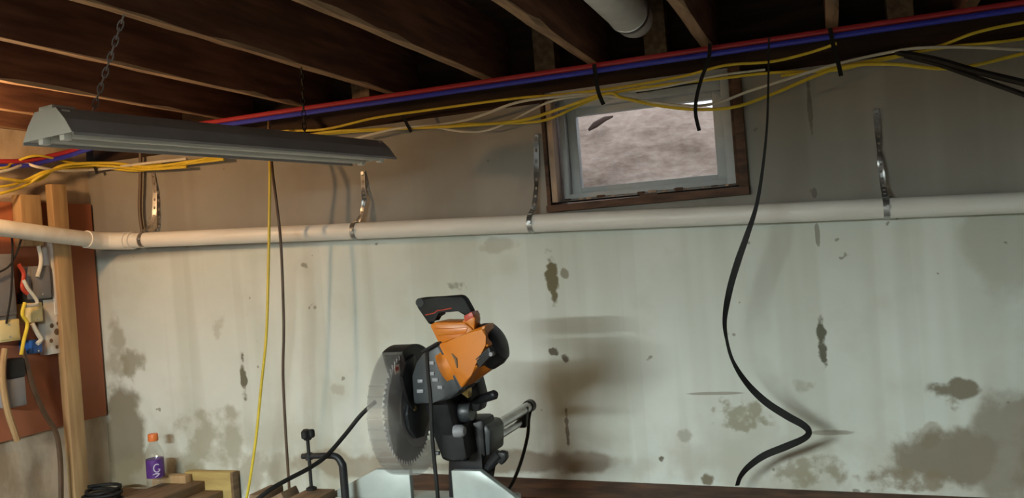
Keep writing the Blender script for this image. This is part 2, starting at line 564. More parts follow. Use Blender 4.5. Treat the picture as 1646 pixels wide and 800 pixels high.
for k, x in enumerate(JX):
    if x > XR: break
    # each joist: its lower arris is chipped here and there
    mbj = MB()
    bm = mbj.bm
    ys = [YN] + [1.0 + 0.11 * i for i in range(20)] + [D + 0.21]
    loops = []
    rr = random.Random(k)
    for y in ys:
        c = rr.uniform(0, 0.004) if rr.random() < 0.75 else rr.uniform(0.006, 0.014)
        c2 = rr.uniform(0, 0.004)
        loops.append([bm.verts.new(W(x - 0.019, y, JB + c2)), bm.verts.new(W(x + 0.019 - c, y, JB)), bm.verts.new(W(x + 0.019, y, JB + c * 0.9)),
                      bm.verts.new(W(x + 0.019, y, JB + JH)), bm.verts.new(W(x - 0.019, y, JB + JH))])
    for a, b2 in zip(loops, loops[1:]):
        for q in range(5):
            bm.faces.new((a[q], a[(q + 1) % 5], b2[(q + 1) % 5], b2[q]))
    bm.faces.new(loops[0][::-1]); bm.faces.new(loops[-1])
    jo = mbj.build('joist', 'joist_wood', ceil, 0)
    jo.data.materials.append(MATS['joist_painted_bounce'])
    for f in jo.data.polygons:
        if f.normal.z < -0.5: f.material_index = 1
MB().box(W(XL - 0.15, D + 0.07, WT), W(OX0 - 0.02, D + TH, JB)).build('sill_plate', 'subfloor_wood', ceil, 0)
MB().box(W(OX1 + 0.02, D + 0.07, WT), W(XR + 0.15, D + TH, JB)).build('sill_plate', 'subfloor_wood', ceil, 0)
MB().box(W(OX0 - 0.02, D + 0.07, OZ1), W(OX1 + 0.02, D + TH, JB)).build('window_header', 'subfloor_wood', ceil, 0)
MB().box(W(XL - 0.2, D + 0.215, JB), W(XR + 0.2, D + TH, JB + JH)).build('rim_board', 'subfloor_wood', ceil, 0)
MB().box(W(XL - 0.2, YN - 0.2, WT + 0.12), W(XL + 0.01, D + 0.2, JB + JH)).build('rim_board', 'subfloor_wood', ceil, 0)
MB().box(W(XR - 0.01, YN - 0.2, WT + 0.12), W(XR + 0.2, D + 0.2, JB + JH)).build('rim_board', 'subfloor_wood', ceil, 0)
MB().box(W(XL, YN - 0.2, WT + 0.12), W(XR, YN + 0.01, JB + JH)).build('rim_board', 'subfloor_wood', ceil, 0)
# short blocking between joists near the wall
for xa, xb in ((-1.156, -0.80), (-1.96, -1.575), (-0.74, -0.375), (0.07, 0.44)):
    MB().box(W((xa + xb) / 2 - 0.03, D + 0.09, JB + 0.0), W((xa + xb) / 2 + 0.05, D + 0.17, JB + 0.22)).build('blocking', 'pine_dark', ceil, 0)

# brown ledge along the foot of the wall (slightly out of level)
def ledge_z(x):
    return -0.853 - (x + 1.2) * 0.0247
lo_x, hi_x = -1.75, XR
p = [W(lo_x, D, -H), W(hi_x, D, -H), W(hi_x, D, ledge_z(hi_x)), W(lo_x, D, ledge_z(lo_x))]
tag(MB().prism(p, (0, -0.24, 0), 0.006).build('wall_ledge', 'ledge_brown', smooth=0), kind='structure')

# ---- window
win = bpy.data.objects.new('window_1', None); COL.objects.link(win)
win.location = W((OX0 + OX1) / 2, D + 0.1, OZ0); OFF['window_1'] = Vector(win.location); win['kind'] = 'structure'
# old wooden buck: two jambs, sill, head
MB().box(W(OX0 - 0.010, D - 0.02, OZ0), W(OX0 + 0.004, D + 0.2, OZ1), 0.002).build('jamb_board', 'buck_wood', win)
MB().box(W(OX0 + 0.008, D - 0.014, OZ0 + 0.022), W(OX0 + 0.030, D + 0.04, OZ1 - 0.03), 0.001).build('stop_strip', 'raw_wood_edge', win)
MB().box(W(OX1 - 0.02, D - 0.02, OZ0), W(OX1 + 0.012, D + 0.2, OZ1), 0.002).build('jamb_board', 'buck_wood', win)
MB().box(W(OX1 - 0.030, D - 0.012, OZ0 + 0.022), W(OX1 - 0.0205, D + 0.05, OZ1), 0.001).build('stop_strip', 'buck_wood', win)
sb = MB()
sb.prism([W(OX0 - 0.012, D - 0.03, OZ0 - 0.012), W(OX1 + 0.012, D - 0.03, OZ0 - 0.012), W(OX1 + 0.012, D - 0.03, OZ0 + 0.014),
          W(-0.56, D - 0.03, OZ0 + 0.016), W(-0.56, D - 0.03, OZ0 + 0.022), W(-0.62, D - 0.03, OZ0 + 0.022), W(-0.625, D - 0.03, OZ0 + 0.014),
          W(OX0 - 0.012, D - 0.03, OZ0 + 0.012)], (0, 0.22, 0))
sb.build('sill_board', 'buck_wood', win, 0)
MB().prism([W(OX0 + 0.02, D - 0.005, OZ0 + 0.0225), W(OX0 + 0.02, D + 0.09, OZ0 + 0.04), W(OX0 + 0.02, D + 0.09, OZ0 + 0.0225)], (OX1 - OX0 - 0.04, 0, 0)).build('mortar_fillet', 'plain_concrete', win, 0)
rr = random.Random(11)
for k in range(14):                      # crumbs of old mortar and dirt left on the sill
    cx_ = OX0 + 0.06 + 0.045 * k + rr.uniform(-.015, .015); sz = rr.uniform(.004, .009)
    MB().box(W(cx_ - sz * 1.6, D - .004 + rr.uniform(0, .02), OZ0 + .022), W(cx_ + sz * 1.6, D + .012 + rr.uniform(0.01, .03), OZ0 + .024 + sz * 1.3), .0015,
             rot=Matrix.Rotation(rr.uniform(-.5, .5), 3, 'Z')).build('mortar_crumb', 'raw_wood_edge' if k % 3 else 'ledge_brown', win)
MB().box(W(OX0, D + 0.0, OZ1 - 0.02), W(OX1, D + 0.2, OZ1), 0.002).build('head_board', 'vinyl', win)
GX0, GX1, GZ0, GZ1 = -0.862, -0.362, 0.207, 0.475
VX0, VX1, VZ0, VZ1 = OX0 + 0.036, OX1 - 0.031, OZ0 + 0.024, OZ1 - 0.0205


def frame(mb, x0, x1, z0, z1, ix0, ix1, iz0, iz1, y0, y1):
    mb.box(W(x0, y0, z0), W(ix0, y1, z1), 0.002)
    mb.box(W(ix1, y0, z0), W(x1, y1, z1), 0.002)
    mb.box(W(ix0, y0, z0), W(ix1, y1, iz0), 0.002)
    mb.box(W(ix0, y0, iz1), W(ix1, y1, z1), 0.002)
    return mb


frame(MB(), VX0, VX1, VZ0, VZ1, GX0 - 0.035, GX1 + 0.035, GZ0 - 0.022, GZ1 + 0.025, D + 0.05, D + 0.17).build('window_frame', 'vinyl', win)
sash = frame(MB(), GX0 - 0.035, GX1 + 0.035, GZ0 - 0.022, GZ1 + 0.025, GX0, GX1, GZ0, GZ1, D + 0.085, D + 0.125).build('sash', 'vinyl', win)
MB().box(W(GX0 - 0.002, D + 0.103, GZ0 - 0.002), W(GX1 + 0.002, D + 0.107, GZ1 + 0.002)).build('pane', 'window_glass', sash, 0)
MB().tube([W(-0.62, D + 0.048, 0.525), W(-0.40, D + 0.048, 0.53)], 0.003, 6).build('drip_seam', 'black_rubber', win)

# ---- earth bank of the window well outside
mbw = MB(); bm = mbw.bm
NX, NZ = 60, 40
rr = random.Random(3)
from mathutils import noise as mnoise
grid = []
for j in range(NZ + 1):
    row = []
    for i in range(NX + 1):
        x = -1.7 + 2.3 * i / NX
        top = max(0.3, 0.645 - 0.26 * max(0, x + 0.72))
        z = -0.1 + (top + 0.1) * j / NZ
        yv = D + 0.62 + 0.45 * (j / NZ) ** 1.3 + 0.05 * mnoise.noise((x * 5, z * 7, 0.3)) + 0.02 * mnoise.noise((x * 18, z * 22, 1.3))
        row.append(bm.verts.new(W(x, yv, z)))
    grid.append(row)
for i in range(NX + 1):
    grid[0][i].co.z = H - 0.1
for j in range(NZ):
    for i in range(NX):
        bm.faces.new((grid[j][i], grid[j][i + 1], grid[j + 1][i + 1], grid[j + 1][i]))
# close it into a solid heap: back and underside
bk = [bm.verts.new((g.co.x, D + 1.6, g.co.z)) for g in grid[NZ]]
bl = [bm.verts.new((g.co.x, D + 1.6, H - 0.1)) for g in grid[0]]
for i in range(NX):
    bm.faces.new((grid[NZ][i], grid[NZ][i + 1], bk[i + 1], bk[i]))
    bm.faces.new((bk[i], bk[i + 1], bl[i + 1], bl[i]))
    bm.faces.new((bl[i], bl[i + 1], grid[0][i + 1], grid[0][i]))
tag(mbw.build('earth_bank', 'earth'), 'tan earth bank of the window well seen through the pane', 'earth', kind='structure')
tag(MB().box(W(-1.9, D + TH + 0.001, -0.16), W(0.8, D + 1.6, -0.1)).build('ground', 'earth', smooth=0), kind='structure')
bank = bpy.data.objects['earth_bank']
a, b2 = atY(946, 209, 4.03), atY(985, 187, 4.07)
MB().tube([a, a.lerp(b2, .3) + Vector((0, -.01, .004)), a.lerp(b2, .7) + Vector((0, -.01, .006)), b2], [0.006, 0.016, 0.012, 0.005], 7).build('root', 'dark_twig', bank)

# ================================================================== DRAIN PIPE ALONG THE WALL
PR = 0.033
PY = D - 0.052
pipe = thing('drain_pipe', W(-2.9, PY, pipe_z(-2.9)), 'white plastic drain pipe running along the wall below the window', 'pipe')
corner = W(-3.0, PY, pipe_z(-3.0))
MB().tube([W(-2.90, PY, pipe_z(-2.90)), W(XR - 0.02, PY, pipe_z(XR))], PR, 20).build('pipe_run', 'pvc', pipe)
PXL = -2.985
lw = [W(PXL, 2.96, 0.178)] + [atX(a_, b_, PXL) for a_, b_ in ((90, 378), (0, 366))]
lw.append(lw[-1] + (lw[-1] - lw[-2]) * 4.0)
MB().tube(lw, PR, 20).build('pipe_run', 'pvc', pipe)
el = [W(-2.87, PY, pipe_z(-2.87)), W(-2.91, PY, pipe_z(-2.91)), W(-2.955, 3.037, 0.170), W(-2.98, 3.0, 0.173), W(PXL, 2.96, 0.177), W(PXL, 2.93, 0.181)]
MB().tube(el, PR * 1.16, 20, smooth_n=5).build('elbow', 'pvc', pipe)
MB().lathe([(0, PR * 1.0), (0.001, PR * 1.18), (0.012, PR * 1.18), (0.013, PR)], W(-2.855, PY, pipe_z(-2.855)), (1, 0, -0.04), 20).build('coupling_lip', 'pvc', pipe)


def hanger(pts, dirs, label, pipe_px_x, tail=0.9):
    """perforated strap: screw on the wall, twisted drop, loop round the pipe"""
    root = thing('pipe_strap', pts[0], label, 'pipe strap')
    P, Dr = [], []
    for i in range(len(pts) - 1):
        for k in range(8):
            t = k / 8
            P.append(pts[i].lerp(pts[i + 1], t)); Dr.append(dirs[i].lerp(dirs[i + 1], t))
    P.append(pts[-1]); Dr.append(dirs[-1])
    # a perforated band: two edge strips and rungs, so the holes are real
    mbs = MB()
    w = 0.019
    dd = []
    for i in range(len(P)):
        t = (P[min(i + 1, len(P) - 1)] - P[max(i - 1, 0)]).normalized()
        d = Dr[i] - t * Dr[i].dot(t)
        dd.append(d.normalized())
    for sgn in (-1, 1):
        mbs.ribbon([P[i] + dd[i] * sgn * w * 0.36 for i in range(len(P))], w * 0.28, dd, 0.0012)
    for i in range(0, len(P) - 1):
        if i % 3 != 1:
            mbs.ribbon([P[i], P[i + 1]], w * 0.5, [dd[i], dd[i + 1]], 0.0011)
    mbs.build('band', 'galvanised', root, 20)
    # loop round the pipe
    c = W(pipe_px_x, PY, pipe_z(pipe_px_x))
    R_ = PR + 0.0016
    ring, rd = [], []
    for k in range(25):
        a_ = math.radians(100 - 350 * k / 24)
        ring.append(c + Vector((0.0, -math.cos(a_ - math.pi / 2) * 0 + math.cos(a_) * R_, math.sin(a_) * R_)))
        rd.append(Vector((1, 0, 0)))
    MB().ribbon(ring, 0.019, rd, 0.0014).build('loop', 'galvanised', root, 30)
    MB().tube([c + Vector((0.004, -R_ - 0.002, 0.004)), c + Vector((0.004, -R_ - 0.011, 0.004))], 0.006, 6).build('bolt', 'steel', root)
    MB().tube([pts[0] + Vector((0, 0.004, -0.008)), pts[0] + Vector((0, -0.006, -0.008))], 0.007, 8).build('screw_head', 'steel', root)
    return root


vx, vy = Vector((1, 0.15, 0)), Vector((0.25, 1, 0))
def strap_at(px_top, py_top, mids, px_pipe, py_pipe, label):
    pts = [atY(px_top, py_top, D - 0.004)]
    dirs = [Vector((1, 0, 0))]
    for mx, my, off, tw in mids:
        pts.append(atY(mx, my, D - off)); dirs.append(Vector((math.cos(tw), math.sin(tw), 0)))
    q = atY(px_pipe, py_pipe, PY)
    pts.append(W(q.x, PY - 0.01, pipe_z(q.x) + PR + 0.002)); dirs.append(Vector((1, 0, 0)))
    return hanger(pts, dirs, label, q.x)


strap_at(246, 277, [(249, 310, .02, .2), (248, 345, .03, .3), (244, 362, .045, 0.0)], 232, 386, 'warm lit perforated metal strap beside the brown cable on the pipe')
strap_at(583, 275, [(584, 305, .015, .1), (586, 322, .025, .5), (581, 345, .035, -.4), (574, 358, .045, .2)], 572, 371, 'twisted perforated metal strap under the far end of the shop light')
strap_at(862, 215, [(862, 262, .015, .2), (862, 300, .025, 1.0), (858, 335, .04, .5)], 855, 358, 'perforated metal pipe strap hanging beside the window jamb')
strap_at(1408, 175, [(1411, 210, .012, .1), (1413, 240, .02, .8), (1416, 270, .03, -.5), (1420, 300, .04, .4)], 1424, 333, 'longest perforated metal strap, on bare wall between window and black cables')

# ================================================================== PEX LINES UNDER THE JOISTS
def pexline(dz, dy, m, label):
    pts = []
    for px_, py_ in [(1646, 5), (1300, 58), (1000, 104), (700, 150), (400, 191)]:
        q = atZ(px_, py_, 0.600)
        pts.append(Vector((q.x, 2.985 + dy, H + 0.600 + dz)))
    pts.insert(0, Vector((XR - 0.1, 2.985 + dy, H + 0.600 + dz)))
    pts += [Vector((-2.75, 2.985 + dy, H + .598 + dz)), Vector((-2.93, 2.95 + dy, H + .575 + dz)), Vector((-3.03 , 2.84 + dy, H + .53 + dz)), Vector((-3.05, 2.55, H + .485 + dz)), Vector((-3.05, 1.5, H + .47 + dz))]
    return tag(MB().tube(pts, 0.0095, 10, smooth_n=5).build('water_line', m), label, 'water pipe')


pexline(0.0105, 0.004, 'pex_red', 'red plastic water line running under the joists above the blue one')
pexline(-0.0095, -0.004, 'pex_blue', 'blue plastic water line running under the joists below the red one')

# ================================================================== YELLOW AND WHITE HOUSE CABLES
def cable(pxs, m, label, rad=0.0048, Y=3.055, wob=0.02, name='cable', group=None, cat='cable'):
    pts = []
    for i, (a_, b_) in enumerate(pxs):
        if a_ < 150:
            pts.append(atX(a_, b_, -3.03 + 0.02 * math.sin(i * 2.3)))
        else:
            pts.append(atY(a_, b_, Y - wob * (0.5 + 0.5 * math.sin(i * 1.9 + len(pxs)))))
    if pxs[-1][0] > 1700:                # runs on to the next wall
        q = pts[-1]; pts += [Vector((1.5, q.y, q.z + .03)), Vector((XR - .03, q.y, q.z + .02))]
    if pxs[0][0] < 0:
        q = pts[0]; pts = [Vector((-3.04, 0.6, q.z - .01)), Vector((-3.04, 1.5, q.z + .02))] + pts
    o = MB().tube(pts, rad, 7, smooth_n=6).build(name, m)
    return tag(o, label, cat, group)


cable([(300, 262), (380, 240), (440, 213), (520, 208), (600, 190), (680, 178), (820, 159), (900, 152), (1000, 140), (1100, 122), (1166, 105), (1240, 99), (1300, 85), (1345, 70)],
      'romex_yellow', 'topmost yellow cable, rising over the window top to the joists', 0.005)
cable([(420, 232), (520, 213), (600, 208), (680, 205), (760, 201), (840, 193), (900, 175), (975, 150), (1000, 157), (1060, 170), (1120, 176), (1180, 172), (1240, 152), (1345, 110), (1430, 103), (1506, 110), (1560, 106), (1646, 86), (1760, 60)],
      'romex_yellow', 'yellow cable sagging lowest across the top of the window pane', 0.0058, 3.035)
cable([(570, 223), (640, 206), (700, 201), (760, 190), (830, 165), (900, 155), (950, 151), (1020, 160), (1100, 170), (1150, 166), (1200, 148), (1240, 135), (1345, 103), (1430, 84), (1480, 77), (1560, 76), (1646, 80), (1760, 82)],
      'romex_white', 'white cable woven between the yellow ones across the window', 0.005, 3.045)
cable([(600, 209), (680, 203), (740, 211), (780, 210), (820, 195), (880, 165), (930, 155), (985, 150), (1060, 141), (1150, 122), (1230, 112)],
      'romex_white', 'white cable sagging below the yellow bundle between shop light and window', 0.0042, 3.06)
cable([(470, 222), (530, 214), (660, 206), (720, 200), (820, 198), (880, 192), (940, 165), (990, 148), (1060, 137), (1150, 127), (1240, 117), (1340, 113), (1400, 100), (1440, 92), (1510, 74), (1570, 52), (1646, 36), (1760, 20)],
      'romex_yellow', 'yellow cable climbing steeply past the pair of black cables', 0.0052, 3.06)
cable([(1255, 122), (1345, 108), (1440, 90), (1520, 76), (1600, 68), (1646, 62), (1760, 45)],
      'romex_yellow', 'yellow cable joining the bundle between the black hangers', 0.0048, 3.05)
# the bundle behind the shop light, coming off the left wall
cable([(-120, 262), (0, 286), (60, 290), (100, 266), (180, 262), (240, 268), (320, 257), (380, 248), (440, 236), (500, 218), (560, 212)], 'romex_yellow', 'thick yellow cable sagging from the side wall behind the shop light', 0.0062, 3.05)
cable([(-120, 300), (0, 300), (40, 290), (80, 274), (150, 268), (220, 274), (300, 263), (360, 256)], 'romex_yellow', 'middle yellow cable of the bundle above the tall stud', 0.006, 3.06)
cable([(-120, 335), (0, 311), (40, 298), (70, 280), (110, 268), (170, 266), (230, 272), (300, 268)], 'romex_yellow', 'lowest yellow cable drooping in the bundle above the tall stud', 0.006, 3.045)
cable([(-120, 290), (0, 276), (40, 264), (60, 268), (100, 274), (160, 272), (220, 264), (300, 255)], 'romex_white', 'white cable in the bundle above the brown board', 0.006, 3.05)
cable([(-120, 268), (0, 270), (20, 262), (60, 250), (120, 262), (200, 268), (260, 262)], 'romex_yellow', 'yellow cable arching highest over the brown board', 0.005, 3.055)

# black hangers and tie tails
def tie(pxs, Y, wid, label, name='cable_tie'):
    pts = [atY(a_, b_, Y) for a_, b_ in pxs]
    pts, _ = catmull(pts, [0] * len(pts), 5)
    return tag(MB().ribbon(pts, wid, [Vector((1, 0.2, 0))] * len(pts), 0.003).build(name, 'black_rubber'), label, 'cable tie')


tie([(955, 103), (958, 125), (962, 148), (970, 168)], 2.955, 0.014, 'short black tie hanging over the top frame of the window')
tie([(1141, 70), (1139, 95), (1128, 125), (1120, 155), (1118, 182), (1124, 210)], 2.955, 0.012, 'long black tie tail hanging down over the window pane')
tie([(648, 186), (653, 197), (661, 212)], 3.02, 0.012, 'small black tie on the bundle between shop light and window')
tie([(1334, 45), (1340, 75), (1347, 100), (1352, 122)], 2.96, 0.013, 'black tie on the cables between window and longest metal strap')
tie([(151, 262), (153, 270), (156, 279)], 3.03, 0.012, 'small dark tie on the cables above the brown board')

# pair of black cables at the right
def bcable(pxs, label, rad):
    pts = [atY(a_, b_, 3.05 - 0.30 * max(0, (a_ - 1450)) / 300) for a_, b_ in pxs]
    q = pts[-1]
    pts += [Vector((1.4, q.y - .05, q.z - .10)), Vector((XR - .03, q.y - .05, q.z - .08))]
    return tag(MB().tube(pts, rad, 8, smooth_n=5).build('cable', 'black_rubber'), label, 'cable')


bcable([(1440, 84), (1500, 95), (1560, 112), (1646, 133), (1760, 160)], 'thick black cable slanting down beyond the longest strap, upper of two', 0.010)
bcable([(1455, 90), (1510, 104), (1570, 125), (1646, 152), (1760, 192)], 'thinner black cable slanting down beyond the longest strap, lower of two', 0.0075)

# ================================================================== CEILING EXTRAS
duct = thing('vent_pipe', W(-0.575, 2.9, 0.745), 'white round vent pipe with a domed end between two joists', 'pipe')
prof = [(0, .066), (1.66, .066), (1.72, .065), (1.76, .057), (1.785, .042), (1.797, .018)]
MB().lathe(prof, W(-0.575, 1.25, 0.745), (0, 1, 0), 28).build('pipe_body', 'white_paint', duct)
MB().lathe([(0, .067), (0.001, .0695), (0.028, .0695), (0.029, .067)], W(-0.575, 2.86, 0.745), (0, 1, 0), 28).build('cap_collar', 'galvanised', duct)
tag(MB().lathe([(0, .004), (.006, .004), (.007, .012), (.010, .009), (.011, .001)], W(-0.379 , 2.72, 0.76), (-1, 0, 0), 10).build('nail', 'steel'), 'small bright nail head on a joist beside the vent pipe', 'nail')

# ================================================================== SHOP LIGHTS
def shop_light(a, b, zb, lit, label, chains):
    """open-bottomed strip reflector from a to b (x, y), lower edge at zb (relative to the eye)"""
    A, B = Vector((a[0], a[1], 0)), Vector((b[0], b[1], 0))
    ax = (B - A).normalized(); L = (B - A).length
    sd = Vector((ax.y, -ax.x, 0))
    o = Vector((a[0], a[1], zb + H))
    root = thing('shop_light', o + ax * L / 2, label, 'light')
    P = lambda s_, t, u: o + ax * t + sd * s_ + Vector((0, 0, u))
    prof = [(-.100, 0), (-.074, .036), (-.043, .066), (.043, .066), (.074, .036), (.100, 0)]
    # sheet-metal hood: outer skin, inner skin
    mh = MB(); bm = mh.bm
    for inset in (0.0,):
        r0 = [bm.verts.new(P(s_, 0, u)) for s_, u in prof]; r1 = [bm.verts.new(P(s_, L, u)) for s_, u in prof]
        for k in range(5):
            bm.faces.new((r0[k], r0[k + 1], r1[k + 1], r1[k]))
    hood = mh.build('hood', 'hood_metal', root, 0)
    mi = MB(); bm = mi.bm
    ip = [(-.0965, .001), (-.071, .034), (-.041, .0635), (.041, .0635), (.071, .034), (.0965, .001)]
    r0 = [bm.verts.new(P(s_, 0.002, u)) for s_, u in ip]; r1 = [bm.verts.new(P(s_, L - 0.002, u)) for s_, u in ip]
    for k in range(5):
        bm.faces.new((r0[k], r0[k + 1], r1[k + 1], r1[k]))
    mi.build('reflector', 'hood_inside', root, 0)
    for t0, t1 in ((-0.0015, 0.0015), (L - 0.0015, L + 0.0015)):
        MB().prism([P(s_, t0, u) for s_, u in prof], ax * (t1 - t0)).build('end_plate', 'hood_inside', root, 0)
    for s_ in (-1, 1):
        mlip = MB().prism([P(s_ * .100, 0, 0), P(s_ * .1035, 0, 0), P(s_ * .1035, 0, -.007), P(s_ * .100, 0, -.007)], ax * L)
        mlip.build('rolled_edge', 'hood_metal', root, 0)
    for s_ in (-.043, .043):
        MB().tube([P(s_, .03, .006), P(s_, L - .03, .006)], .013, 12).build('tube', 'lit_tube' if lit else 'tube_glass', root)
        for t0 in (.008, L - .03):
            MB().prism([P(s_ - .010, t0, -.012), P(s_ + .010, t0, -.012), P(s_ + .010, t0, .062), P(s_ - .010, t0, .062)], ax * .022, .003).build('lamp_holder', 'white_paint', root)
    MB().prism([P(-.03, .0, .066), P(.03, .0, .066), P(.026, .0, .076), P(-.026, .0, .076)], ax * .06, .002).build('junction_cover', 'hood_inside', root)
    for tt, top, chm in chains:
        base = P(0, tt * L, .066)
        top = Vector(top)
        n = max(4, int((top - base).length / 0.02))
        mc = MB()
        for k in range(n):
            c = base.lerp(top, (k + .5) / n)
            dr = (top - base).normalized()
            s1 = dr.orthogonal().normalized()
            s1 = s1 if k % 2 else dr.cross(s1)
            hl = (top - base).length / n * .72
            pts = [c + dr * hl * math.cos(q) + s1 * .0065 * math.sin(q) for q in [2 * math.pi * j / 8 for j in range(9)]]
            mc.tube(pts, .0019, 5, cap=False)
        mc.build('hanging_chain', chm, root)
    return root


shop_light((-1.745, 1.62), (-1.515, 2.81), 0.352, False, 'unlit grey shop light hanging on chains below the joists',
           [(0.10, atX(208, -4, -1.56), 'grey_metal'), (0.72, W(-1.575, 2.48, JB), 'black_rubber')])
shop_light((-1.98, -1.2), (-0.76, -1.2), 0.452, True, 'lit fluorescent shop light with two glowing tubes under the joists', [(0.06, W(-1.91, -1.2, JB), 'grey_metal'), (0.94, W(-0.83, -1.2, JB), 'grey_metal')])

# warm bulb near the electrical board (just beyond the picture's left edge)
bulb = thing('ceiling_bulb', W(-2.68, 2.02, JB), 'bare warm bulb in a porcelain holder under the joists near the board', 'light')
MB().box(W(-2.77, 1.97, JB - .02), W(-2.59, 2.07, JB), 0.003).build('mounting_plate', 'pine', bulb)
MB().lathe([(0, .055), (.012, .055), (.03, .03), (.06, .026)], W(-2.68, 2.02, JB - .02), (0, 0, -1), 20).build('lamp_holder', 'porcelain', bulb)
MB().lathe([(0, .013), (.02, .014), (.04, .024), (.06, .030), (.078, .029), (.092, .020), (.099, .004)], W(-2.68, 2.02, JB - .08), (0, 0, -1), 16).build('glass_bulb', 'lit_bulb', bulb)

# ================================================================== HANGING CORDS
def cord(pxs, Y, rad, m, label, name='cord', cat='cord', y2=None):
    pts = []
    for i, q in enumerate(pxs):
        yy_ = q[2] if len(q) > 2 else Y
        pts.append(atY(q[0], q[1], yy_))
    return tag(MB().tube(pts, rad, 8, smooth_n=6).build(name, m), label, cat)


cord([(432, 180, 3.02), (434, 262), (433, 340), (431, 450), (428, 540), (420, 620), (412, 700), (402, 770), (394, 812)], 2.9, 0.0055, 'romex_yellow', 'yellow cord hanging loosely down the wall below the shop light')
cord([(432, 182, 3.01), (437, 265), (445, 330), (452, 400), (456, 520), (455, 600), (459, 690), (464, 770), (466, 800)], 2.88, 0.0055, 'brown_cord', 'dark cord hanging beside the yellow cord down the wall')
cord([(226, 235), (226, 290), (225, 340), (231, 384)], 3.07, 0.008, 'brown_cord', 'brown cable dropping to the pipe beside the first metal strap')

# black strap spiralling down in front of the wall
S = [(1236, 60, 2.82, .006, 0), (1235, 130, 2.82, .006, 0), (1233, 200, 2.82, .007, 0), (1226, 270, 2.82, .009, .0), (1216, 330, 2.82, .012, 0), (1200, 380, 2.82, .018, 0),
     (1186, 420, 2.82, .021, 0), (1173, 465, 2.82, .020, .2), (1165, 512, 2.82, .019, .9), (1168, 545, 2.83, .019, 1.25), (1178, 580, 2.84, .019, 1.2), (1200, 615, 2.85, .020, .7),
     (1230, 645, 2.86, .023, .2), (1265, 668, 2.87, .024, 0), (1290, 682, 2.88, .022, .2), (1300, 693, 2.885, .020, .5), (1293, 704, 2.89, .021, .3), (1262, 718, 2.90, .023, 0), (1228, 732, 2.92, .022, 0), (1203, 750, 2.94, .020, .3),
     (1190, 766, 2.96, .018, .7), (1185, 780, 2.97, .016, .8)]
pts = [atY(a_, b_, c_) for a_, b_, c_, _, _ in S]
P_, W_ = catmull(pts, [s[3] for s in S], 5)
_, T_ = catmull(pts, [s[4] for s in S], 5)
dirs = []
for i in range(len(P_)):
    t = (P_[min(i + 1, len(P_) - 1)] - P_[max(i - 1, 0)]).normalized()
    per = Vector((-t.z, 0, t.x)).normalized()
    if per.x < 0 and i < len(P_) * 0.6: pass
    dirs.append(per * math.cos(T_[i]) + Vector((0, 1, 0)) * math.sin(T_[i]))
tag(MB().ribbon(P_, W_, dirs, 0.0016).build('hanging_strap', 'black_rubber'), 'long black flat strap hanging in a twisted curve before the wall', 'strap')

# ================================================================== LEFT WALL: BOARD, STUDS, ELECTRICAL BITS
tag(MB().box(W(XL + 0.001, 2.0, -0.60), W(XL + 0.02, 3.085, 0.345), 0.002).build('backing_board', 'red_board'), 'red-brown painted backing board fixed on the side wall', 'board')
tag(MB().box(W(-3.068, 2.815, -H), W(-3.030, 2.892, 0.418), 0.004).build('stud', 'pine'), 'tall pine stud standing before the red-brown board', 'stud')
a, b2 = atX(32, 312, -3.05), atX(66, 395, -3.05)
tag(MB().box(Vector((-3.099, a.y, b2.z)), Vector((-3.05, a.y + 0.10, a.z)), 0.004).build('wood_block', 'pine'), 'short pine block fixed behind the pipe on the board', 'wood block')


def ebox(name, px0, py0, px1, py1, depth, m, label, cat, base=-3.1, bev=0.004, cover=None, extras=None):
    xf = base + depth
    p0, p1 = atX(px0, py0, xf), atX(px1, py1, xf)
    y0, y1 = sorted((p0.y, p1.y)); z0, z1 = sorted((p0.z, p1.z))
    root = thing(name, (base, (y0 + y1) / 2, z0), label, cat)
    MB().box((base, y0, z0), (xf, y1, z1), bev).build('body', m, root)
    if cover:
        g = (y1 - y0) * 0.08
        MB().box((xf, y0 + g, z0 + g), (xf + 0.004, y1 - g, z1 - g), 0.0015).build('cover', cover, root)
        for zz in (z0 + 2.2 * g, z1 - 2.2 * g):
            MB().tube([(xf + .003, (y0 + y1) / 2, zz), (xf + .007, (y0 + y1) / 2, zz)], .004, 8).build('screw', 'steel', root)
    if extras: extras(root, xf, y0, y1, z0, z1)
    return root


ebox('breaker_panel', -45, 410, 28, 505, 0.075, 'grey_metal', 'large grey metal electrical panel on the red-brown board', 'electrical panel', cover='grey_metal')
ebox('junction_box', 46, 428, 84, 478, 0.06, 'grey_metal', 'square blue-grey junction box between panel and white raceway', 'junction box', cover='grey_metal')
ebox('junction_box', 38, 470, 86, 490, 0.04, 'dark_grey', 'flat dark grey box directly below the square junction box', 'junction box')
ebox('junction_box', -8, 500, 30, 545, 0.05, 'grey_metal', 'low grey box below the large electrical panel', 'junction box', cover='grey_metal')
ebox('switch_box', 48, 487, 70, 516, 0.075, 'cream_plastic', 'upright cream switch box beside the white plate', 'switch box', cover='cream_plastic')
ebox('switch_box', -6, 516, 34, 546, 0.095, 'cream_plastic', 'wide cream box glowing yellow near the warm bulb', 'switch box', cover='cream_plastic')
ebox('junction_box', 50, 547, 69, 566, 0.07, 'blue_plastic', 'small bright blue plastic box below the cream ones', 'junction box', cover='blue_plastic')
ebox('raceway', 80, 384, 99, 505, 0.05, 'white_paint', 'upright white plastic raceway beside the pine stud', 'raceway')


